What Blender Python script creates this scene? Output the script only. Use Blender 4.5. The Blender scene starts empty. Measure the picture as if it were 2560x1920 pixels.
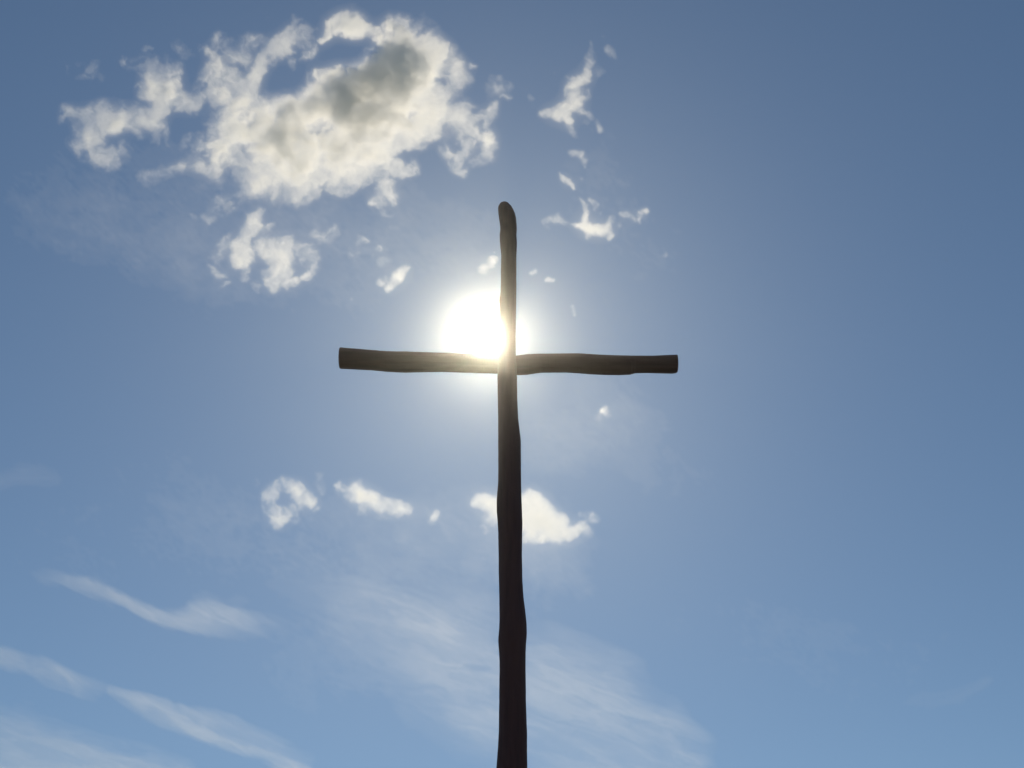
import bpy, bmesh, math
import numpy as np
from mathutils import Vector, Matrix

SC = bpy.context.scene
COL = SC.collection
R = math.radians

# ------------------------------------------------------------ camera
FOC = 2512.0                     # focal length in survey units (frame is 2560 x 1920 of them)
PITCH = R(41.0)
CAM = Vector((0.0, 0.0, 1.6))
cd = bpy.data.cameras.new('camera')
cam = bpy.data.objects.new('camera', cd); COL.objects.link(cam)
cd.sensor_fit = 'HORIZONTAL'; cd.sensor_width = 36.0
cd.lens = 36.0*FOC/2560.0
cd.clip_start = 0.05; cd.clip_end = 20000.0
cam.location = CAM
cam.rotation_euler = (math.pi/2+PITCH, 0, 0)
SC.camera = cam
FWD = Vector((0, math.cos(PITCH), math.sin(PITCH)))
UPV = Vector((0, -math.sin(PITCH), math.cos(PITCH)))
RGT = Vector((1, 0, 0))

def bearing(x, y):
    """unit direction of a surveyed point of the sky"""
    return (FWD+RGT*((x-1280)/FOC)+UPV*((960-y)/FOC)).normalized()

# ------------------------------------------------------------ sun and sky
SUN = bearing(1224, 844)
SUN_EL = math.asin(SUN.z); SUN_AZ = math.atan2(SUN.x, SUN.y)      # azimuth from +Y towards +X
world = bpy.data.worlds.new('World'); SC.world = world; world.use_nodes = True
nt = world.node_tree; nt.nodes.clear()
out = nt.nodes.new('ShaderNodeOutputWorld')
bg = nt.nodes.new('ShaderNodeBackground'); bg.inputs['Strength'].default_value = 0.066
sky = nt.nodes.new('ShaderNodeTexSky'); sky.sky_type = 'NISHITA'; sky.sun_disc = False
sky.sun_elevation = SUN_EL; sky.sun_rotation = SUN_AZ
sky.altitude = 300; sky.air_density = 1.0; sky.dust_density = 0.30; sky.ozone_density = 1.2
tint = nt.nodes.new('ShaderNodeVectorMath'); tint.operation = 'MULTIPLY'      # colour balance of the air
tint.inputs[1].default_value = (.885, 1.03, 1.06)
nt.links.new(sky.outputs[0], tint.inputs[0]); nt.links.new(tint.outputs[0], bg.inputs['Color'])
# the visible disc of the sun, 0.53 degrees across
geo = nt.nodes.new('ShaderNodeNewGeometry')
dot = nt.nodes.new('ShaderNodeVectorMath'); dot.operation = 'DOT_PRODUCT'
dot.inputs[1].default_value = tuple(-SUN)
gt = nt.nodes.new('ShaderNodeMath'); gt.operation = 'GREATER_THAN'; gt.inputs[1].default_value = math.cos(R(0.27))
disc = nt.nodes.new('ShaderNodeBackground'); disc.inputs['Color'].default_value = (1, .93, .80, 1)
mul = nt.nodes.new('ShaderNodeMath'); mul.operation = 'MULTIPLY'; mul.inputs[1].default_value = 60.0
add = nt.nodes.new('ShaderNodeAddShader')
nt.links.new(geo.outputs['Incoming'], dot.inputs[0]); nt.links.new(dot.outputs['Value'], gt.inputs[0])
nt.links.new(gt.outputs[0], mul.inputs[0]); nt.links.new(mul.outputs[0], disc.inputs['Strength'])
nt.links.new(bg.outputs[0], add.inputs[0]); nt.links.new(disc.outputs[0], add.inputs[1])
nt.links.new(add.outputs[0], out.inputs['Surface'])

ld = bpy.data.lights.new('sun', 'SUN'); ld.energy = 2.0; ld.angle = R(0.53); ld.color = (1.0, 0.87, 0.64)
sun = bpy.data.objects.new('sun', ld); COL.objects.link(sun)
sun.rotation_euler = SUN.to_track_quat('Z', 'Y').to_euler()
sun.location = SUN*50

SC.view_settings.view_transform = 'Standard'; SC.view_settings.look = 'None'
SC.view_settings.exposure = 0.0; SC.view_settings.gamma = 1.0
SC.render.engine = 'CYCLES'
cy = SC.cycles
cy.max_bounces = 12; cy.volume_bounces = 6; cy.transparent_max_bounces = 256
cy.use_denoising = True; cy.denoiser = 'OPENIMAGEDENOISE'; cy.denoising_input_passes = 'RGB_ALBEDO_NORMAL'; cy.denoising_prefilter = 'ACCURATE'
cy.sample_clamp_indirect = 8.0

# ------------------------------------------------------------ helpers
def mesh_obj(name, verts, faces, mat, parent=None, smooth=True):
    me = bpy.data.meshes.new(name)
    me.from_pydata(verts, [], faces); me.validate(); me.update()
    if smooth:
        me.polygons.foreach_set('use_smooth', [True]*len(me.polygons))
    me.materials.append(mat)
    o = bpy.data.objects.new(name, me); COL.objects.link(o)
    if parent: o.parent = parent
    return o

def tag(o, **k):
    for a, b in k.items(): o[a] = b
    return o

def mat_new(name):
    m = bpy.data.materials.new(name); m.use_nodes = True
    m.node_tree.nodes.clear()
    o = m.node_tree.nodes.new('ShaderNodeOutputMaterial')
    return m, m.node_tree, o

# ------------------------------------------------------------ ground
def grass_material():
    m, t, o = mat_new('meadow_grass')
    b = t.nodes.new('ShaderNodeBsdfPrincipled'); b.inputs['Roughness'].default_value = .9
    tc = t.nodes.new('ShaderNodeTexCoord')
    n1 = t.nodes.new('ShaderNodeTexNoise'); n1.inputs['Scale'].default_value = .35; n1.inputs['Detail'].default_value = 8
    n2 = t.nodes.new('ShaderNodeTexNoise'); n2.inputs['Scale'].default_value = 30; n2.inputs['Detail'].default_value = 6
    r = t.nodes.new('ShaderNodeValToRGB')
    r.color_ramp.elements[0].position = .3; r.color_ramp.elements[0].color = (.045, .075, .018, 1)
    r.color_ramp.elements[1].position = .72; r.color_ramp.elements[1].color = (.13, .125, .05, 1)
    mx = t.nodes.new('ShaderNodeMath'); mx.operation = 'MULTIPLY_ADD'; mx.inputs[1].default_value = .45
    bp = t.nodes.new('ShaderNodeBump'); bp.inputs['Strength'].default_value = .6; bp.inputs['Distance'].default_value = .05
    L = t.links.new
    L(tc.outputs['Object'], n1.inputs['Vector']); L(tc.outputs['Object'], n2.inputs['Vector'])
    ms = t.nodes.new('ShaderNodeMath'); ms.operation = 'MULTIPLY'; ms.inputs[1].default_value = .55
    L(n1.outputs[0], ms.inputs[0]); L(n2.outputs[0], mx.inputs[0]); L(ms.outputs[0], mx.inputs[2])
    L(mx.outputs[0], r.inputs[0]); L(r.outputs[0], b.inputs['Base Color'])
    L(n2.outputs[0], bp.inputs['Height']); L(bp.outputs[0], b.inputs['Normal']); L(b.outputs[0], o.inputs['Surface'])
    return m

def build_ground():
    u = np.linspace(-1, 1, 121)
    a = np.sign(u)*np.abs(u)**2.2*1500
    X, Y = np.meshgrid(a, a+5.5)
    d = np.hypot(X, Y-5.5)
    Z = -3.0*(1-np.exp(-(d/60)**2))+.6*_perlin(X/45+.3, Y/45+.7, 5)*np.clip((d-8)/30, 0, 1)+.05*_perlin(X/2.3, Y/2.3, 9)*np.clip(d/3, 0, 1)
    n = len(u)
    idx = np.arange(n*n).reshape(n, n)
    F = np.stack([idx[:-1, :-1], idx[:-1, 1:], idx[1:, 1:], idx[1:, :-1]], -1).reshape(-1, 4)
    V = np.stack([X, Y, Z], -1).reshape(-1, 3)
    o = mesh_obj('ground', V.tolist(), F.tolist(), grass_material())
    tag(o, kind='structure')

# ------------------------------------------------------------ the cross
DIST = 5.5                       # metres from the camera to the post

def wood_material(name, axis):
    m, t, o = mat_new(name)
    L = t.links.new
    b = t.nodes.new('ShaderNodeBsdfPrincipled'); b.inputs['Roughness'].default_value = .82
    b.inputs['Specular IOR Level'].default_value = .25
    tc = t.nodes.new('ShaderNodeTexCoord')
    mp = t.nodes.new('ShaderNodeMapping')
    s = [22, 22, 22]; s[axis] = 1.3
    mp.inputs['Scale'].default_value = s
    n = t.nodes.new('ShaderNodeTexNoise'); n.inputs['Scale'].default_value = 1.6; n.inputs['Detail'].default_value = 9; n.inputs['Roughness'].default_value = .62
    mp2 = t.nodes.new('ShaderNodeMapping'); s2 = [3, 3, 3]; s2[axis] = .8; mp2.inputs['Scale'].default_value = s2
    n2 = t.nodes.new('ShaderNodeTexNoise'); n2.inputs['Scale'].default_value = 1.0; n2.inputs['Detail'].default_value = 4
    r = t.nodes.new('ShaderNodeValToRGB'); e = r.color_ramp.elements
    e[0].position = .30; e[0].color = (.046, .015, .015, 1)
    e[1].position = .75; e[1].color = (.115, .041, .040, 1)
    e2 = r.color_ramp.elements.new(.52); e2.color = (.092, .032, .030, 1)
    md = t.nodes.new('ShaderNodeMath'); md.operation = 'MULTIPLY_ADD'; md.inputs[1].default_value = .5
    ml = t.nodes.new('ShaderNodeMath'); ml.operation = 'MULTIPLY'; ml.inputs[1].default_value = .5
    bp = t.nodes.new('ShaderNodeBump'); bp.inputs['Strength'].default_value = .9; bp.inputs['Distance'].default_value = .008
    L(tc.outputs['Object'], mp.inputs[0]); L(tc.outputs['Object'], mp2.inputs[0])
    L(mp.outputs[0], n.inputs['Vector']); L(mp2.outputs[0], n2.inputs['Vector'])
    L(n2.outputs[0], ml.inputs[0]); L(n.outputs[0], md.inputs[0]); L(ml.outputs[0], md.inputs[2])
    L(md.outputs[0], r.inputs[0]); L(r.outputs[0], b.inputs['Base Color'])
    L(n.outputs[0], bp.inputs['Height']); L(bp.outputs[0], b.inputs['Normal']); L(b.outputs[0], o.inputs['Surface'])
    return m

def loft(rings):
    """rings: list of (n,3) arrays -> closed tube"""
    n = len(rings[0]); V = np.concatenate(rings).tolist(); F = []
    for i in range(len(rings)-1):
        for j in range(n):
            k = (j+1) % n
            F.append((i*n+j, i*n+k, (i+1)*n+k, (i+1)*n+j))
    F.append(tuple(range(n-1, -1, -1))); q = (len(rings)-1)*n
    F.append(tuple(q+j for j in range(n)))
    return V, F

# surveyed edges of the post: sight line, left edge, right edge
POST = [(509.3,1257,1266),(510.5,1252,1270),(513,1248.5,1273),(517,1246,1276.5),(521,1245,1279.5),(528,1245.5,1284),(536,1246.3,1287.5),(545,1247.5,1290),
        (560,1249.6,1291.6),(573,1250.8,1292.1),(588,1249,1291),(604,1249.5,1292.5),(620,1251.2,1292),(636,1253,1291),(675,1252.3,1291),(715,1252,1291),
        (732,1251.2,1291),(751,1248,1290.6),(768,1250,1290.2),(800,1249.6,1289.8),(840,1248,1289.3),(880,1246,1289.6),(914,1244.6,1291),(943,1243.4,1292.5),
        (993,1244.4,1293.2),(1024,1245,1294.4),(1049,1245.2,1295.8),(1099,1245.4,1301.8),(1131,1245.5,1302.3),(1181,1245.5,1302.7),(1206,1245.3,1303),(1230,1243.2,1303.5),(1250,1241.6,1304),
        (1281,1241.8,1305.2),(1306,1244.2,1306),(1331,1245.5,1305.6),(1382,1246.2,1305),(1444,1247,1305.8),(1495,1248.2,1309),(1522,1248.5,1312.6),(1551,1248.6,1316),(1575,1247.6,1317.2),(1592,1246,1316.8),(1606,1245.6,1315.4),
        (1632,1247.6,1314.2),(1651,1248.8,1314.1),(1705,1248.3,1314.5),(1758,1247.9,1315),(1833,1246.8,1317.8),(1880,1243.8,1318),(1920,1241,1318.2)]
# surveyed edges of the crossbeam: station, top edge, bottom edge
BEAM = [(850.5,868.6,921.6),(853,868.6,922.2),(890,871.5,924),(930,874.8,926),(967,877.8,929.4),(990,878.3,931),(1017,878.4,931.8),(1060,880,930.7),(1104,881.6,930),(1160,884,931.8),(1243,886.5,934.5),
        (1290,889,937.6),(1300,887.5,938),(1321,885,936.8),(1351,883.8,932),(1416,883.4,931.4),(1451,883,933.8),(1477,885,936),(1510,887,937.4),(1547,888.3,938.2),(1577,888.8,936.9),(1586,888.9,933.2),(1620,889,932.8),
        (1642,888.6,933.4),(1670,887.5,934.2),(1683,887,934.4),(1689,886.6,933),(1692.5,886.6,931)]

def post_point(x, y):
    """where the sight line (x, y) meets the plane of the post"""
    d = bearing(x, y); k = DIST/d.y
    return CAM+d*k

def build_cross():
    root = bpy.data.objects.new('wooden_cross', None); COL.objects.link(root)
    root.location = (0, DIST, 0); root.empty_display_size = .3
    tag(root, label='tall dark cross of two rough wooden poles standing against the sun', category='cross')
    # post
    A = np.array(POST)
    ys = np.unique(np.concatenate([np.arange(509.3, 1920, 3.0), A[:, 0]]))
    xl = np.interp(ys, A[:, 0], A[:, 1]); xr = np.interp(ys, A[:, 0], A[:, 2])
    xl[3:-3] = np.convolve(xl, np.ones(5)/5, 'same')[3:-3]; xr[3:-3] = np.convolve(xr, np.ones(5)/5, 'same')[3:-3]
    N = 56; th = np.arange(N)*2*np.pi/N
    rings = []
    for i, y in enumerate(ys):
        p, q = post_point(xl[i], y), post_point(xr[i], y)
        cx, r, z = (p.x+q.x)/2, (q.x-p.x)/2, p.z
        rings.append((cx, r, z))
    c0, r0, z0 = rings[-1]
    for z in np.arange(z0-.02, -.42, -.02):
        t = (z0-z)/z0
        rings.append((c0+.012*math.sin(7*t)-.005*t, r0*(1+.22*t+.035*math.sin(11*t+1)), z))
    out_ = []
    for cx, r, z in rings:
        zz = np.full(N, z)
        r = r*(1+.010*_perlin(np.sin(th)*2+cx*3, np.full(N, z*9.0), 81)+.006*_perlin(np.cos(th)*5, np.full(N, z*31.0), 82))
        k = 1+.030*_perlin(np.cos(th)*1.3+4, np.sin(th)*1.3+zz*1.1, 71)*np.abs(np.sin(th))+.018*_perlin(th*6/np.pi*2.0, zz*.9, 72)*np.abs(np.sin(th))
        dx = r*np.cos(th); dy = r*np.sin(th)*.98*k
        out_.append(np.stack([cx+dx, dy, zz], -1))
    V, F = loft(out_[::-1])
    mesh_obj('post', V, F, wood_material('post_wood', 2), root)
    # crossbeam, let into the far side of the post
    B = np.array(BEAM)
    xs = np.unique(np.concatenate([np.arange(850.5, 1692.5, 3.0), B[:, 0]]))
    yt = np.interp(xs, B[:, 0], B[:, 1]); yb = np.interp(xs, B[:, 0], B[:, 2])
    yt[3:-3] = np.convolve(yt, np.ones(5)/5, 'same')[3:-3]; yb[3:-3] = np.convolve(yb, np.ones(5)/5, 'same')[3:-3]
    off = .055
    out_ = []
    for i, x in enumerate(xs):
        ym = (yt[i]+yb[i])/2
        d = bearing(x, ym); k = (DIST+off)/d.y; c = CAM+d*k
        e = PITCH+math.atan((960-ym)/FOC)
        half = (math.atan((960-yt[i])/FOC)-math.atan((960-yb[i])/FOC))/2
        r = math.hypot(c.y, c.z-CAM.z)*math.tan(half)
        xx = np.full(N, c.x)
        cs, sn = np.cos(th), np.sin(th)
        q = (np.abs(cs)**2.25+np.abs(sn)**2.25)**(-1/2.25)
        r = r*(1+.010*_perlin(np.sin(th)*2+5, xx*9.0, 83)+.006*_perlin(np.cos(th)*5, xx*31.0, 84))
        k2 = 1+.02*_perlin(th*6/np.pi*2.0+3, xx*.9, 75)
        # axes: along the line of sight (a) and across it (b)
        a_y, a_z = math.cos(e), math.sin(e)
        b_y, b_z = -math.sin(e), math.cos(e)
        yy = off+r*q*(cs*.96*k2*a_y+sn*b_y); zz = c.z+r*q*(cs*.96*k2*a_z+sn*b_z)
        tilt = .004*np.sin(th)*0
        out_.append(np.stack([xx+tilt, yy, zz], -1))
    V, F = loft(out_)
    mesh_obj('crossbeam', V, F, wood_material('crossbeam_wood', 0), root)
    for o in root.children:
        for p in o.data.polygons:
            if len(p.vertices) > 4: p.use_smooth = False
    return root

#CLOUDS-BEGIN
import numpy as np
# ---------------------------------------------------------------- noise
def _perlin(x, y, seed):
    rng = np.random.RandomState(seed)
    N = 256
    perm = rng.permutation(N)
    ang = rng.rand(N)*2*np.pi
    gx, gy = np.cos(ang), np.sin(ang)
    xi = np.floor(x).astype(np.int64); yi = np.floor(y).astype(np.int64)
    xf = x-xi; yf = y-yi
    u = xf*xf*xf*(xf*(xf*6-15)+10); v = yf*yf*yf*(yf*(yf*6-15)+10)
    def g(ix, iy, dx, dy):
        h = perm[(perm[ix % N]+iy) % N]
        return gx[h]*dx+gy[h]*dy
    a = g(xi, yi, xf, yf); b = g(xi+1, yi, xf-1, yf)
    c = g(xi, yi+1, xf, yf-1); d = g(xi+1, yi+1, xf-1, yf-1)
    return ((a+(b-a)*u)*(1-v)+(c+(d-c)*u)*v)*1.5

def fbm(x, y, seed, octaves=5, gain=0.5):
    s = np.zeros_like(x); a = 1.0; t = 0.0
    for o in range(octaves):
        k = 2.03**o
        s += a*_perlin(x*k+o*17.3, y*k-o*9.1, seed+o); t += a*a; a *= gain
    return s/math.sqrt(t)

def ridged(x, y, seed, octaves=4, gain=0.55):
    s = np.zeros_like(x); a = 1.0; t = 0.0
    for o in range(octaves):
        k = 2.1**o
        n = 1-np.abs(_perlin(x*k+o*7.7, y*k+o*3.3, seed+o))*1.6
        s += a*n; t += a; a *= gain
    return s/t            # about 0.2 .. 1, high along thin crests

# ------------------------------------------------------ cloud footprints
# each frame turns the survey coordinates of a patch of sky into sky units
FR = {'f': (0, 0, 1.1573), 'z1': (800, 480, .434), 'z2': (140, 0, .5244), 'z4': (0, 1100, .5787), 'z5': (600, 1100, .452),
      'r1': (140, 60, .229), 'r2': (500, 0, .229), 'r3': (860, 60, .229), 'r4': (400, 360, .229), 'r5': (760, 300, .229),
      'r6': (1300, 40, .1832), 'r7': (1300, 340, .1832), 'r8': (880, 1200, .3116)}

def chain(fr, pts):
    ox, oy, k = FR[fr]
    return [(ox+k*p[0], oy+k*p[1], k*p[2], p[3]) for p in pts]

def dots(fr, pts):
    return [chain(fr, [p]) for p in pts]

def field(X, Y, strokes, p=5.0):
    """smooth union of tapered strokes; negative amounts carve holes afterwards"""
    S = np.zeros_like(X); H = np.zeros_like(X)
    for st in strokes:
        segs = list(zip(st, st[1:])) if len(st) > 1 else [(st[0], st[0])]
        best = np.zeros_like(X)
        for (x1, y1, r1, a1), (x2, y2, r2, a2) in segs:
            dx, dy = x2-x1, y2-y1
            L = dx*dx+dy*dy
            t = np.clip(((X-x1)*dx+(Y-y1)*dy)/L, 0, 1) if L > 0 else np.zeros_like(X)
            r = (r1+(r2-r1)*t)*1.35; a = a1+(a2-a1)*t
            q = np.clip(1-((X-x1-dx*t)**2+(Y-y1-dy*t)**2)/(r*r), 0, 1)
            best = np.where(np.abs(a*q) > np.abs(best), a*q, best)
        pos = np.clip(best, 0, None)
        S += pos**p
        H += np.clip(-best, 0, None)
    return S**(1/p), H

def blur(T, r):
    for _ in range(3):
        for ax in (0, 1):
            P = np.pad(T, [(r+1, r) if a == ax else (0, 0) for a in (0, 1)])
            c = np.cumsum(P, ax); n = T.shape[ax]
            T = (np.take(c, np.arange(2*r+1, 2*r+1+n), ax)-np.take(c, np.arange(n), ax))/(2*r+1)
    return T

def thickness(spec):
    """returns x0, y0, step, T (optical thickness over a grid of sky units)"""
    st = spec['strokes']; step = spec.get('step', 2.4); seed = spec.get('seed', 1)
    pts = [q for s in st for q in s if q[3] > 0]
    x0 = min(q[0]-1.7*q[2] for q in pts)-24; x1 = max(q[0]+1.7*q[2] for q in pts)+24
    y0 = min(q[1]-1.7*q[2] for q in pts)-24; y1 = max(q[1]+1.7*q[2] for q in pts)+24
    nx, ny = int((x1-x0)/step)+1, int((y1-y0)/step)+1
    X, Y = np.meshgrid(x0+np.arange(nx)*step, y0+np.arange(ny)*step)
    ca, sa = math.cos(spec.get('angle', 0)), math.sin(spec.get('angle', 0))
    st_ = spec.get('stretch', 1.0)
    U = (X*ca+Y*sa)/st_; V = -X*sa+Y*ca
    w = spec.get('warp', 1.0)
    wx = 16*w*fbm(U/70, V/70, seed+10, 4)+5*w*fbm(U/16, V/16, seed+40, 3)
    wy = 16*w*fbm(U/70, V/70, seed+20, 4)+5*w*fbm(U/16, V/16, seed+50, 3)
    F, H = field(X+wx, Y+wy, st)
    F = F**spec.get('fpow', 1.0)*np.clip(1-1.5*H, 0, 1)
    Uw, Vw = U+1.4*wx, V+1.4*wy
    n = fbm(Uw/spec.get('lump', 60), Vw/spec.get('lump', 60), seed+60, 6, spec.get('gain', .62))
    rg = ridged(Uw/38, Vw/38, seed+80)
    c = spec.get('rough', 0.8)
    thin = np.clip(1.2-F*.6, .25, 1)                    # thin parts are torn, thick parts are smooth
    D = F*(1+c*.85*thin*n)+c*thin*(.30*n+.62*(rg-.72))*np.clip(F*2.5, 0, 1)-spec.get('cut', .04)
    D = np.clip(D, 0, None)
    soft = spec.get('soft', .8)
    n2 = fbm(Uw/24+9, Vw/24, seed+120, 5, .6)
    n3 = fbm(X/95+3, Y/95, seed+140, 3)
    T = D*D/(D+soft)*np.exp(c*(.8*np.clip(thin, 0, .8)*n2+spec.get('billow', .6)*n3))*spec.get('tau', 1.15)
    for x, y, r, a in spec.get('bulk', ()):
        q = np.clip(1-((X+1.5*wx-x)**2+(Y+1.5*wy-y)**2)/(r*r), 0, 1)
        T += a*q*q*np.clip(T*1.5, 0, 1)*np.exp(.55*n3+.25*n)
    k = spec.get('skirt', .22)                          # thin vapour round the torn edges
    if k:
        T = (1-.8*k)*(.6*T+.4*blur(T, 1))+k*blur(T, max(2, int(14/step)))
    T[T < .010] = 0
    T[0, :] = T[-1, :] = 0; T[:, 0] = T[:, -1] = 0
    return x0, y0, step, T

CLOUDS = []
def cloud(name, label, group, strokes, **k):
    CLOUDS.append(dict(name=name, label=label, group=group, strokes=strokes, **k))

FLEECE = 'fleecy clouds round the sun'
LOWER = 'small bright clouds in a row below the crossbeam'
CIRRUS = 'thin streaky clouds low in the sky'

cloud('cloud', 'large torn white cloud with a grey middle, highest over the left arm of the cross', FLEECE,
  [chain('r1', [(150,1020,120,.55),(330,1120,200,.8),(600,1040,170,.9),(850,1050,160,1.0),(1050,1020,150,1.05),(1130,930,130,1.0)]),
   chain('r1', [(300,1250,170,.75),(450,1380,170,.8),(600,1440,130,.7),(720,1400,120,.6)]),
   chain('r1', [(1050,1120,100,1),(1080,1240,70,.75)]), chain('r1', [(1190,1200,60,.5),(1210,1290,40,.45)]),
   chain('r1', [(1130,930,130,1.0),(1170,780,170,.95),(1180,600,170,.9),(1080,540,140,.6),(980,420,110,.5),(980,280,60,.6)]),
   chain('r1', [(800,420,60,.5),(900,480,60,.45)]), chain('r1', [(960,750,110,.75),(1120,700,100,.8)]),
   chain('r1', [(1250,800,130,.95),(1310,900,90,.8)]),
   chain('r1', [(1400,850,100,.8),(1650,820,110,.75),(1820,780,130,.8)]), chain('r1', [(1640,520,70,.7),(1660,680,90,.7),(1680,800,90,.75)]),
   chain('r1', [(1400,220,90,.28),(1450,290,60,.32)]), chain('r1', [(1220,360,40,.4),(1190,470,60,.5)]), chain('r1', [(1330,420,60,.38),(1330,500,60,.4)]),
   chain('r1', [(1450,1290,70,.32),(1620,1260,60,.36)]),
   chain('r1', [(620,1270,75,-.45),(770,1240,85,-.45)]), chain('r1', [(950,1210,70,-.35)]), chain('r1', [(1510,620,60,-.4)]), chain('r1', [(1310,560,45,-.3)]),
   chain('r2', [(1065,215,45,.6),(1020,330,90,.85),(960,450,100,1.05),(830,560,80,1.2),(700,700,95,1.25),(600,850,115,1.25),(540,1000,110,1.15),(500,1080,80,1)]),
   chain('r2', [(1080,470,120,.65),(1200,520,100,.55),(1120,600,90,.5)]), chain('r2', [(1120,320,80,.5),(1180,420,80,.5)]), chain('r2', [(970,640,60,.4),(965,800,24,.3)]),
   chain('r2', [(200,420,80,.5),(300,540,140,.6),(200,680,120,.65)]), chain('r2', [(420,620,150,.75),(480,480,90,.5),(700,500,100,.5)]), chain('r2', [(40,560,60,.5),(110,600,60,.6)]),
   chain('r2', [(580,560,60,-.3)]), chain('r2', [(240,600,40,-.3)]),
   chain('r2', [(90,800,100,.75),(60,960,120,.75),(100,1080,110,.7)]), chain('r2', [(300,850,170,.85),(400,980,160,.9),(300,1080,130,.8)]),
   chain('r2', [(360,1130,110,1.1)]), chain('r2', [(180,1290,70,.6),(300,1200,80,.8)]), chain('r2', [(660,1090,60,.5),(740,1060,40,.4)]),
   chain('r2', [(1330,390,40,.5),(1430,270,80,.85),(1600,220,120,1.25),(1720,290,120,1.25),(1840,300,110,.85),(1900,380,90,.6),(1980,450,50,.45)]),
   chain('r2', [(1250,40,50,.2)]), chain('r2', [(1690,70,60,.25)]), chain('r2', [(800,220,60,.22)]),
   chain('r2', [(1220,860,50,.4),(1320,830,70,.5),(1450,830,90,.6),(1540,770,50,.55)]), chain('r2', [(1620,910,80,.8),(1740,820,60,.7)]),
   chain('r2', [(840,1130,70,.9),(920,1120,90,1.05),(1000,1170,80,.95)]), chain('r2', [(700,1270,180,.7),(900,1300,170,.8)]),
   chain('r2', [(1330,990,60,.7),(1250,1040,70,.9),(1220,1150,80,1.0),(1120,1300,120,1.0)]),
   chain('z2', [(1600,150,60,.35),(1700,200,110,.75),(1740,250,100,1.3)]), chain('z2', [(1480,330,70,.5),(1600,300,120,1.0)]),
   chain('z2', [(740,720,90,.8),(900,740,150,.95),(1100,780,150,1.1),(1300,740,150,1.25),(1500,600,150,1.4),(1680,480,140,1.5),(1740,330,100,1.5)]),
   chain('z2', [(950,850,90,1.05),(1150,880,80,1.05),(1210,900,60,.9)]), chain('z2', [(1350,830,90,1.2),(1480,740,100,1.3),(1640,660,90,1.3),(1750,590,100,1.3),(1840,460,70,1.0)]),
   chain('z2', [(850,610,130,.75),(1000,600,140,1.1),(1100,570,110,1.3),(1280,480,100,1.2),(1400,420,80,1.3),(1560,400,120,1.5)]),
   chain('z2', [(1790,220,40,.7),(1860,280,60,.95),(1920,340,55,.8)]), chain('z2', [(1840,330,60,1.0),(1890,380,50,.65),(1960,380,30,.4)]),
   chain('z2', [(1880,520,80,.9),(1940,600,90,.95),(2030,570,50,.6),(2070,520,35,.65)]), chain('z2', [(1960,640,80,.9),(2050,660,50,.65),(2060,740,40,.75),(2010,755,35,.65)]),
   chain('z2', [(1930,690,60,.65),(1880,740,50,.85),(1930,790,40,.7)]), chain('z2', [(2030,690,24,-.5)]), chain('z2', [(1890,690,28,-.5)]), chain('z2', [(1900,480,36,-.6)]),
   chain('z2', [(1540,740,70,.9),(1600,790,55,.7),(1680,790,45,.5)]), chain('z2', [(1660,755,32,-.6)]),
   chain('z2', [(1550,830,40,.8),(1570,880,40,.8),(1600,930,35,.5)]), chain('z2', [(1560,920,40,.6),(1520,970,30,.5)]), chain('z2', [(1570,1010,26,.32)]),
   chain('z2', [(740,780,60,.9),(620,805,38,.6),(520,815,32,.5),(430,850,36,.32)]),
   chain('z2', [(930,890,40,.4),(840,940,50,.42),(780,990,45,.4)]), chain('z2', [(740,1055,26,.45),(720,1020,20,.35)]), chain('z2', [(660,1035,24,.38)]), chain('z2', [(1000,970,36,.36)]),
   chain('z2', [(780,870,60,.4),(700,870,40,.3)]), chain('z2', [(1700,560,30,-.3)]),
   chain('z2', [(2100,390,44,.4),(2060,430,40,.32)]), chain('z2', [(2140,470,22,.5),(2115,465,18,.4)]), chain('z2', [(2160,420,24,.3)]), chain('z2', [(1995,310,15,.4)])],
  seed=3, tau=1.05, soft=.75, billow=1.15,
  bulk=[(890,300,130,2.0),(980,230,140,2.3),(930,160,150,1.9),(1020,170,120,1.9),(850,240,120,2.0),(800,320,120,2.2),(990,130,110,1.3),(700,340,100,2.0),(620,300,80,1.1),(740,400,70,1.0),(560,370,70,.8),(490,170,70,.8),(520,210,70,.8),(300,300,80,.6),(840,150,120,.8)])
cloud('cloud', 'faint detached wisp left of the large torn cloud, nearest the upper left corner', FLEECE,
  [chain('r1', [(180,440,80,.42),(300,500,100,.36),(420,490,60,.34)]), chain('r1', [(330,540,70,.34),(480,590,60,.26)])], seed=21)
cloud('cloud', 'ragged white cloud below the large torn cloud, above the left end of the crossbeam', FLEECE,
  [chain('r4', [(1085,770,50,.75),(1020,860,70,.9),(930,970,90,1),(860,1080,110,1.1),(900,1230,120,1.05),(940,1330,80,.85),(930,1450,50,.6)]),
   chain('r4', [(620,1060,50,.55),(730,990,40,.45)]), chain('r4', [(700,1100,100,.65)]), chain('r4', [(600,1220,90,.4),(560,1350,70,.4),(650,1420,60,.4)]),
   chain('r4', [(1180,1170,140,1),(1300,1230,150,1.2),(1250,1380,150,1.25),(1200,1480,110,1),(1340,1520,80,.85),(1480,1500,70,.75)]),
   chain('r4', [(1400,1090,90,.75),(1540,1130,90,.75),(1620,1220,90,.75),(1690,1330,60,.45),(1600,1440,60,.55)]),
   chain('r4', [(1120,940,50,.5),(1250,890,36,.6)]), chain('r4', [(750,1530,36,.55),(700,1610,40,.45)]), chain('r4', [(1030,1570,40,.55)]),
   chain('r4', [(1090,1310,40,-.6),(1020,1420,36,-.5)]), chain('r4', [(1480,1330,60,-.4)]), chain('r4', [(740,1320,60,-.3)])], seed=5)
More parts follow.
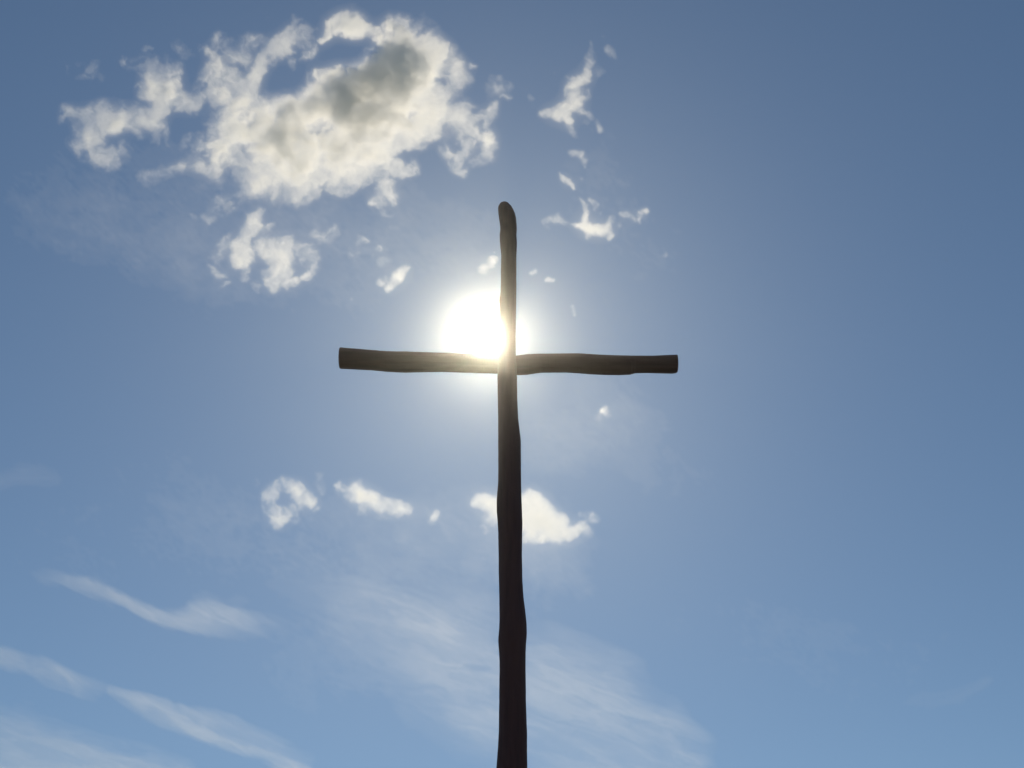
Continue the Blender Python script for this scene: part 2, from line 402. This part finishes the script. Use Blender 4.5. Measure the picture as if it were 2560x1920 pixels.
cloud('cloud', 'small pale wisp right of the ragged white cloud over the left arm', FLEECE,
  [chain('r5', [(140,1240,70,.36),(250,1240,80,.42),(330,1180,40,.5)]), chain('r5', [(380,1250,50,.36),(210,1300,60,.34)])], seed=8)
cloud('cloud', 'thin curled wisp between the pale wisp and the small bright fleck over the left arm', FLEECE,
  [chain('r5', [(640,1230,25,.32),(680,1290,32,.42),(610,1310,40,.32)]), chain('r5', [(640,1430,25,.4),(520,1470,40,.32)]), chain('r5', [(830,1380,35,.34)]), chain('r5', [(740,1460,35,.26)])], seed=9)
cloud('cloud', 'small bright fleck of cloud left of the sun, over the left arm of the cross', FLEECE,
  [chain('z1', [(490,435,24,.9),(450,480,36,1.15),(395,545,30,1.1)]), chain('z1', [(340,515,26,.65),(380,500,26,.8)]), chain('z1', [(360,405,26,.3),(400,400,22,.34)]), chain('z1', [(185,608,15,.6)])], seed=12, warp=.6, step=2)
cloud('cloud', 'tall ragged white wisp high above the right arm of the cross', FLEECE,
  [chain('r6', [(270,1360,40,.5),(480,1310,90,1.05),(620,1370,80,1),(680,1430,50,.75)]), chain('r6', [(560,1240,100,.9),(760,1190,110,.9),(740,1060,120,.75),(740,950,90,1.15),(850,880,90,1.15),(960,800,60,.85),(950,700,50,.6),(980,540,80,.4),(960,400,35,.45),(930,340,20,.5)]),
   chain('r6', [(900,1050,60,.55),(930,1140,50,.6),(800,1180,60,.7)]), chain('r6', [(840,1300,60,.8),(940,1370,50,.75)]), chain('r6', [(880,1420,50,.55)]), chain('r6', [(1010,1450,36,.36),(1070,1560,50,.42)]), chain('r6', [(700,1510,50,.38),(800,1610,40,.3)]),
   chain('r6', [(1180,420,60,.3),(1250,500,70,.32)]), chain('r6', [(1110,200,60,.3),(1110,290,30,.3)]), chain('r6', [(450,1450,40,.36)]), chain('r6', [(680,650,40,.26)]), chain('r6', [(440,780,30,.26)]), chain('r6', [(1100,740,70,.24)]), chain('r6', [(150,1100,50,.26)]), chain('r6', [(960,90,30,.24)]), chain('r6', [(640,840,30,.45),(740,830,40,.6)])], seed=15, step=2, warp=.7)
cloud('cloud', 'small white fleck between the tall ragged wisp and the bright hooked cloud', FLEECE,
  [chain('r7', [(530,510,25,.75),(590,580,45,1),(680,620,55,1),(730,690,40,.95)]), chain('r7', [(710,190,40,.55),(820,260,50,.32),(870,340,36,.34),(885,430,18,.38)]), chain('r7', [(860,590,20,.36)])], seed=17, step=2, warp=.5)
cloud('cloud', 'bright hooked cloud above the right arm of the cross, nearest the top of the post', FLEECE,
  [chain('r7', [(320,1220,40,.4),(420,1150,40,.5),(560,1140,50,.5),(660,1170,36,.65),(780,1240,60,1),(950,1270,90,1.5),(1080,1270,80,1.4),(1190,1260,85,1.25),(1230,1340,50,1.05)]),
   chain('r7', [(1180,1220,60,1.0),(1240,1150,55,.85)]), chain('r7', [(960,1330,70,1.1),(930,1390,36,.65)]), chain('r7', [(880,1200,50,1),(890,1050,40,.7),(860,930,40,.55),(820,860,25,.45)]),
   chain('r7', [(940,870,36,.8),(1030,930,45,.8),(1000,990,30,.5)]), chain('r7', [(1370,1210,40,.42)]), chain('r7', [(540,1040,24,.42),(540,1110,30,.42)]), chain('r7', [(380,1270,40,.3)]), chain('r7', [(720,1020,30,.36)])], seed=19, step=2, warp=.5)
cloud('cloud', 'little pair of flecks just right of the bright hooked cloud, farthest right over the crossbeam', FLEECE,
  [chain('r7', [(1400,1070,36,.6),(1460,1080,46,.7),(1540,1150,45,.65),(1620,1170,45,.6),(1640,1080,42,.65),(1740,1020,36,.62)]), chain('r7', [(1970,1240,32,.42)]), chain('r7', [(1110,1050,26,.4)]), chain('r7', [(1980,1620,40,.28)])], seed=23, step=2, warp=.5)
cloud('cloud', 'tiny bright cloud in the glare, left of the post and above the sun', FLEECE,
  [chain('z1', [(1020,378,18,1.0),(990,402,24,.9),(940,450,30,1.1)]), chain('z1', [(1013,345,8,.9)])], seed=25, step=2, warp=.4)
cloud('cloud', 'tiny pair of flecks right of the post, above the right arm, lower of two specks', FLEECE,
  [chain('z1', [(1315,508,14,.8),(1350,514,14,.8)])], seed=27, step=2, warp=.3)
cloud('cloud', 'tiny speck of cloud touching the right side of the post above the crossbeam', FLEECE,
  [chain('z1', [(1220,462,16,.75),(1240,452,16,.75)])], seed=28, step=2, warp=.3)
cloud('cloud', 'faint upright fleck over the middle of the right arm, nearest to the crossbeam', FLEECE,
  [chain('z1', [(1448,665,14,.5),(1462,705,14,.6)])], seed=30, step=2, warp=.3)
cloud('cloud', 'tiny lone puff under the right arm of the cross', LOWER,
  [chain('f', [(1303,884,8,.95),(1315,897,8,.8)]), chain('f', [(1300,902,15,.3)])], seed=29, step=2, warp=.45)
cloud('cloud', 'round ragged puff with a blue gap in it, leftmost in the row below the crossbeam', LOWER,
  [chain('z5', [(170,300,44,.6),(200,270,45,.7),(250,250,46,.8),(310,260,36,.9),(340,320,46,1.1),(385,350,32,1.1)]), chain('z5', [(160,320,40,.55),(160,380,36,.45),(200,410,50,.65),(210,460,30,.55)]),
   chain('z5', [(330,360,40,.75),(270,390,40,.55),(230,420,40,.6)]), chain('z5', [(310,420,36,.42)]), chain('z5', [(425,386,15,.5)]), chain('z5', [(240,325,26,-.5)]), chain('z5', [(240,210,24,.3)])], seed=31, step=2, warp=.6)
cloud('cloud', 'faint scrap of cloud between the round puff and the slanting cloud', LOWER,
  [chain('z5', [(440,215,36,.3),(450,270,26,.28)]), chain('z5', [(90,230,30,.24)])], seed=33, step=2, warp=.6)
cloud('cloud', 'slanting elongated white cloud left of the post, second full puff below the crossbeam', LOWER,
  [chain('z5', [(540,250,28,.85),(590,285,44,.8),(680,305,46,.9),(740,335,46,.95),(790,365,50,1.1),(860,378,46,1.15),(915,385,34,.7)]), chain('z5', [(640,250,36,.5),(600,240,20,.4)]), chain('z5', [(670,380,36,.5),(730,370,36,.6)]), chain('z5', [(770,420,28,.4),(840,410,36,.7)])], seed=35, step=2, warp=.6)
cloud('cloud', 'tiny upright fleck between the slanting cloud and the cloud behind the post', LOWER,
  [chain('z5', [(1085,402,16,.75),(1070,425,18,.7)]), chain('z5', [(1055,450,24,.26)])], seed=37, step=2, warp=.4)
cloud('cloud', 'solid bright white cloud behind the post, sloping down to the right', LOWER,
  [chain('r8', [(975,200,36,1.0),(1050,165,60,1.5),(1120,190,70,1.6),(1180,230,80,1.5),(1260,250,100,1.5),(1360,210,90,1.5)]), chain('r8', [(1090,290,50,.5),(1150,320,60,.6)]), chain('r8', [(1060,370,36,.4),(1090,410,36,.36)]),
   chain('r8', [(1420,170,70,1.5),(1480,180,70,1.6),(1510,240,80,1.7)]), chain('r8', [(1300,330,100,1.3),(1450,300,120,1.9),(1430,400,80,1.5)]), chain('r8', [(1540,320,110,2),(1600,410,80,1.6),(1540,450,50,1.1)]), chain('r8', [(1600,330,80,1.6),(1680,320,56,1.5),(1700,410,66,1.3),(1790,400,46,1.1),(1860,370,44,.8),(1895,420,32,.75),(1895,480,24,.5)]),
   chain('r8', [(1400,450,50,1.0),(1650,460,50,1.0)])], seed=39, step=2, warp=.5, rough=.65, tau=1.2)
cloud('cloud', 'pale curl of cloud right of the solid white cloud behind the post', LOWER,
  [chain('r8', [(1840,262,30,.34),(1915,275,42,.5),(1960,310,36,.34)]), chain('r8', [(2000,390,26,.22)])], seed=41, step=2, warp=.5)

cloud('cloud_veil', '', '', [chain('f', [(120,420,150,.5),(420,500,170,.7),(760,560,150,.6)]), chain('f', [(300,1080,160,.4),(620,1180,120,.6),(900,1160,120,.7),(1160,1190,130,.8)]),
  chain('f', [(1180,960,120,.6),(1330,880,120,.6),(1460,1010,120,.4)]), chain('f', [(1300,300,120,.4),(1330,420,120,.5),(1420,540,100,.5)]), chain('f', [(160,100,130,.3),(500,40,120,.3)]),
  chain('f', [(330,1150,150,.4),(60,1180,140,.3)]), chain('f', [(700,1420,160,.5),(1100,1330,130,.4)]), chain('f', [(1500,1350,200,.35),(1900,1500,220,.35),(2200,1250,200,.25)]), chain('f', [(860,470,120,.5),(960,520,120,.5)])],
  seed=91, step=9, rough=.5, cut=.02, soft=.3, tau=.13, stretch=1.6, angle=.3, warp=2.5, lump=200, fpow=1.6, skirt=0)
S = dict(step=4, stretch=4.5, rough=.30, cut=-.01, soft=.16, gain=.55, tau=.8, billow=.35, fpow=1.2, lump=90, skirt=0)
cloud('cloud', 'thin slanting streak of cloud at lower left, widening into a smudge', CIRRUS,
  [chain('z4', [(180,580,36,.12),(290,610,34,.34),(420,655,36,.46),(530,690,36,.44),(640,740,36,.44),(760,775,44,.44),(900,765,70,.42),(1000,770,64,.4),(1120,795,54,.26),(1260,815,50,.12)]), chain('z4', [(900,700,70,.14),(1020,690,70,.12)])], seed=51, angle=.42, **S)
cloud('cloud', 'short thin streak of cloud touching the left edge, upper end of the lowest long streak', CIRRUS,
  [chain('z4', [(-60,900,44,.3),(0,930,44,.42),(120,970,40,.36),(260,1020,46,.42),(350,1055,40,.34),(430,1080,40,.2)])], seed=53, angle=.42, **S)
cloud('cloud', 'long double streak of cloud running down to the bottom edge at lower left', CIRRUS,
  [chain('z4', [(480,1085,24,.3),(600,1130,40,.45),(720,1190,54,.5),(800,1245,46,.52),(900,1275,44,.52),(1020,1315,40,.5),(1150,1345,36,.45),(1240,1410,40,.55),(1320,1450,40,.5)]), chain('z4', [(800,1190,40,.36),(980,1225,44,.4),(1100,1275,40,.38),(1200,1325,38,.36),(1330,1385,40,.2)])], seed=55, angle=.42, **S)
cloud('cloud', 'broad flat sheet of pale cloud filling the bottom left corner', CIRRUS,
  [chain('z4', [(-60,1330,190,.36),(200,1350,120,.42),(400,1370,100,.42),(600,1400,90,.42),(780,1440,60,.36)]), chain('z4', [(-50,1500,200,.5),(300,1500,180,.55),(600,1500,110,.5)]), chain('z4', [(60,1220,120,.14)]), chain('z4', [(210,1245,40,-.12)])], seed=57, angle=.3, **S)
cloud('cloud', 'broad milky veil of cloud low behind the post, spreading to its right', CIRRUS,
  [chain('f', [(640,1240,90,.1),(800,1310,120,.24),(950,1380,130,.34),(1000,1450,130,.36),(1080,1500,130,.36),(1180,1490,120,.38),(1280,1530,120,.42),(1370,1580,90,.4),(1430,1560,50,.34),(1480,1640,60,.4)]), chain('f', [(1250,1620,120,.3),(1380,1660,120,.36)]), chain('f', [(900,1525,50,.2),(1000,1540,60,.25),(1120,1560,80,.24)]), chain('f', [(720,1470,40,.1),(860,1480,50,.12)]), chain('f', [(1180,1440,60,.25),(1300,1460,70,.22)])], seed=59, angle=.35, **S)
cloud('cloud', 'very faint thin streak of cloud at lower right, far from the post', CIRRUS,
  [chain('f', [(1930,1540,30,.06),(2000,1510,30,.12),(2070,1500,24,.14),(2125,1475,20,.14)]), chain('f', [(1960,1480,34,.07),(2060,1450,30,.07)])], seed=61, angle=-.4, **S)
cloud('cloud', 'very faint wisp at the left edge, level with the post below the crossbeam', CIRRUS,
  [chain('f', [(-20,1035,26,.16),(50,1020,24,.18),(110,1032,22,.14)]), chain('f', [(120,1010,30,.07),(220,995,24,.06)])], seed=63, angle=.1, **S)
#CLOUDS-END

# ------------------------------------------------------------ clouds as real bodies of droplets
def cloud_material(name, density, g, colour, skin=True):
    m, t, o = mat_new(name)
    v = t.nodes.new('ShaderNodeVolumePrincipled')
    v.inputs['Color'].default_value = (*colour, 1); v.inputs['Density'].default_value = density
    v.inputs['Anisotropy'].default_value = g
    t.links.new(v.outputs[0], o.inputs['Volume'])
    if not skin: return m
    # a trace of surface scatter from the outermost droplets
    a = t.nodes.new('ShaderNodeBsdfTransparent'); b = t.nodes.new('ShaderNodeBsdfTranslucent')
    b.inputs['Color'].default_value = (.9, .9, .9, 1)
    x = t.nodes.new('ShaderNodeMixShader'); x.inputs[0].default_value = .002
    t.links.new(a.outputs[0], x.inputs[1]); t.links.new(b.outputs[0], x.inputs[2])
    t.links.new(x.outputs[0], o.inputs['Surface'])
    return m

CUMULUS_M = 16.0        # metres of cumulus for one unit of optical thickness
CIRRUS_M = 120.0
MAT_CUMULUS = cloud_material('cumulus_droplets', 1/CUMULUS_M, .61, (1, .998, .99))
MAT_VEIL = cloud_material('veil_ice', 1/CIRRUS_M, .61, (1, .998, .99), skin=False)
MAT_CIRRUS = cloud_material('cirrus_ice', 1/CIRRUS_M, .61, (1, .998, .99))

def build_cloud(spec):
    x0, y0, step, T = thickness(spec)
    veil = spec['name'] == 'cloud_veil'
    cirrus = veil or spec['group'] == CIRRUS
    ny, nx = T.shape
    cx, cy_ = x0+nx*step/2, y0+ny*step/2
    n = bearing(cx, cy_)                                   # the cloud lies across its own line of sight
    dist = (3200.0 if cirrus else 900.0)/max(n.z, .25)
    dist = min(dist, 9000.0)
    ex = n.cross(Vector((0, 0, 1))).normalized(); ey = ex.cross(n).normalized()
    centre = CAM+n*dist
    X, Y = np.meshgrid(x0+np.arange(nx)*step, y0+np.arange(ny)*step)
    # bearings of the grid -> points of the sheet
    D = np.array(FWD)[None, None]+((X-1280)/FOC)[..., None]*np.array(RGT)+((960-Y)/FOC)[..., None]*np.array(UPV)
    k = dist/(D@np.array(n))
    P = D*k[..., None]-np.array(n)*dist                    # relative to the centre
    U = P@np.array(ex); W = P@np.array(ey)
    M = (CIRRUS_M if cirrus else CUMULUS_M)*T
    sag = (6 if cirrus else 10)*fbm(X/160, Y/160, spec.get('seed', 1)+200, 3)
    share = np.clip(.5+.25*fbm(X/50, Y/50, spec.get('seed', 1)+220, 3), .15, .85)
    front = sag-M*share; back = sag+M*(1-share)            # depth along n
    any_ = (T[:-1, :-1] > 0)|(T[1:, :-1] > 0)|(T[:-1, 1:] > 0)|(T[1:, 1:] > 0)
    used = np.zeros_like(T, bool)
    for a, b in ((0, 0), (1, 0), (0, 1), (1, 1)):
        used[a:ny-1+a, b:nx-1+b] |= any_
    fi = np.full(T.shape, -1); fi[used] = np.arange(used.sum())
    inner = used & (T > 0)
    bi = fi.copy(); bi[inner] = used.sum()+np.arange(inner.sum())
    VF = np.stack([U[used], W[used], -front[used]], -1); VB = np.stack([U[inner], W[inner], -back[inner]], -1)
    V = np.concatenate([VF, VB])
    jj, ii = np.nonzero(any_)
    q = lambda I: np.stack([I[jj, ii], I[jj+1, ii], I[jj+1, ii+1], I[jj, ii+1]], -1)
    A, B = q(fi), q(bi)
    # triangulate both skins along the same diagonal
    tri = np.concatenate([A[:, [0, 1, 2]], A[:, [0, 2, 3]], B[:, [2, 1, 0]], B[:, [3, 2, 0]]])
    t1 = np.concatenate([A[:, [0, 1, 2]], A[:, [0, 2, 3]]]); t2 = np.concatenate([B[:, [0, 1, 2]], B[:, [0, 2, 3]]])
    same = (t1 == t2).all(1)                               # both skins coincide there: no body
    tri = np.concatenate([t1[~same], t2[~same][:, ::-1]])
    keep, inv = np.unique(tri, return_inverse=True)
    V = V[keep]; tri = inv.reshape(-1, 3)
    me = bpy.data.meshes.new(spec['name'])
    me.vertices.add(len(V)); me.vertices.foreach_set('co', V.astype(np.float32).ravel())
    me.loops.add(len(tri)*3); me.loops.foreach_set('vertex_index', tri.astype(np.int32).ravel())
    me.polygons.add(len(tri)); me.polygons.foreach_set('loop_start', np.arange(0, len(tri)*3, 3, dtype=np.int32))
    me.update(calc_edges=True)
    me.materials.append(MAT_VEIL if veil else MAT_CIRRUS if cirrus else MAT_CUMULUS)
    o = bpy.data.objects.new(spec['name'], me); COL.objects.link(o)
    o.matrix_world = Matrix((( ex.x, ey.x, -n.x, centre.x), (ex.y, ey.y, -n.y, centre.y), (ex.z, ey.z, -n.z, centre.z), (0, 0, 0, 1)))
    if veil: tag(o, kind='stuff')
    else: tag(o, label=spec['label'], category='cloud', group=spec['group'])
    return o

build_ground()
build_cross()
for c in CLOUDS:
    build_cloud(c)

# ------------------------------------------------------------ haze box added to imitate the sun's glare and bloom
def build_haze():
    m, t, o = mat_new('glare_haze')
    a = t.nodes.new('ShaderNodeAddShader')
    for k, (density, g) in enumerate(HAZE):        # wide glow and tight core of the glare, both evenly spread
        v = t.nodes.new('ShaderNodeVolumePrincipled')
        v.inputs['Color'].default_value = (.97, 1, .97, 1); v.inputs['Density'].default_value = density
        v.inputs['Anisotropy'].default_value = g
        t.links.new(v.outputs[0], a.inputs[k])
    t.links.new(a.outputs[0], o.inputs['Volume'])
    x, y0, y1, z0, z1 = 1510, -1510, 1522, -5.2, 8.9
    V = [(-x, y0, z0), (x, y0, z0), (x, y1, z0), (-x, y1, z0), (-x, y0, z1), (x, y0, z1), (x, y1, z1), (-x, y1, z1)]
    F = [(3, 2, 1, 0), (4, 5, 6, 7), (0, 1, 5, 4), (1, 2, 6, 5), (2, 3, 7, 6), (3, 0, 4, 7)]
    o = mesh_obj('haze', V, F, m, smooth=False); tag(o, kind='stuff')

HAZE = ((.0011, .96), (.0005, .988))
build_haze()
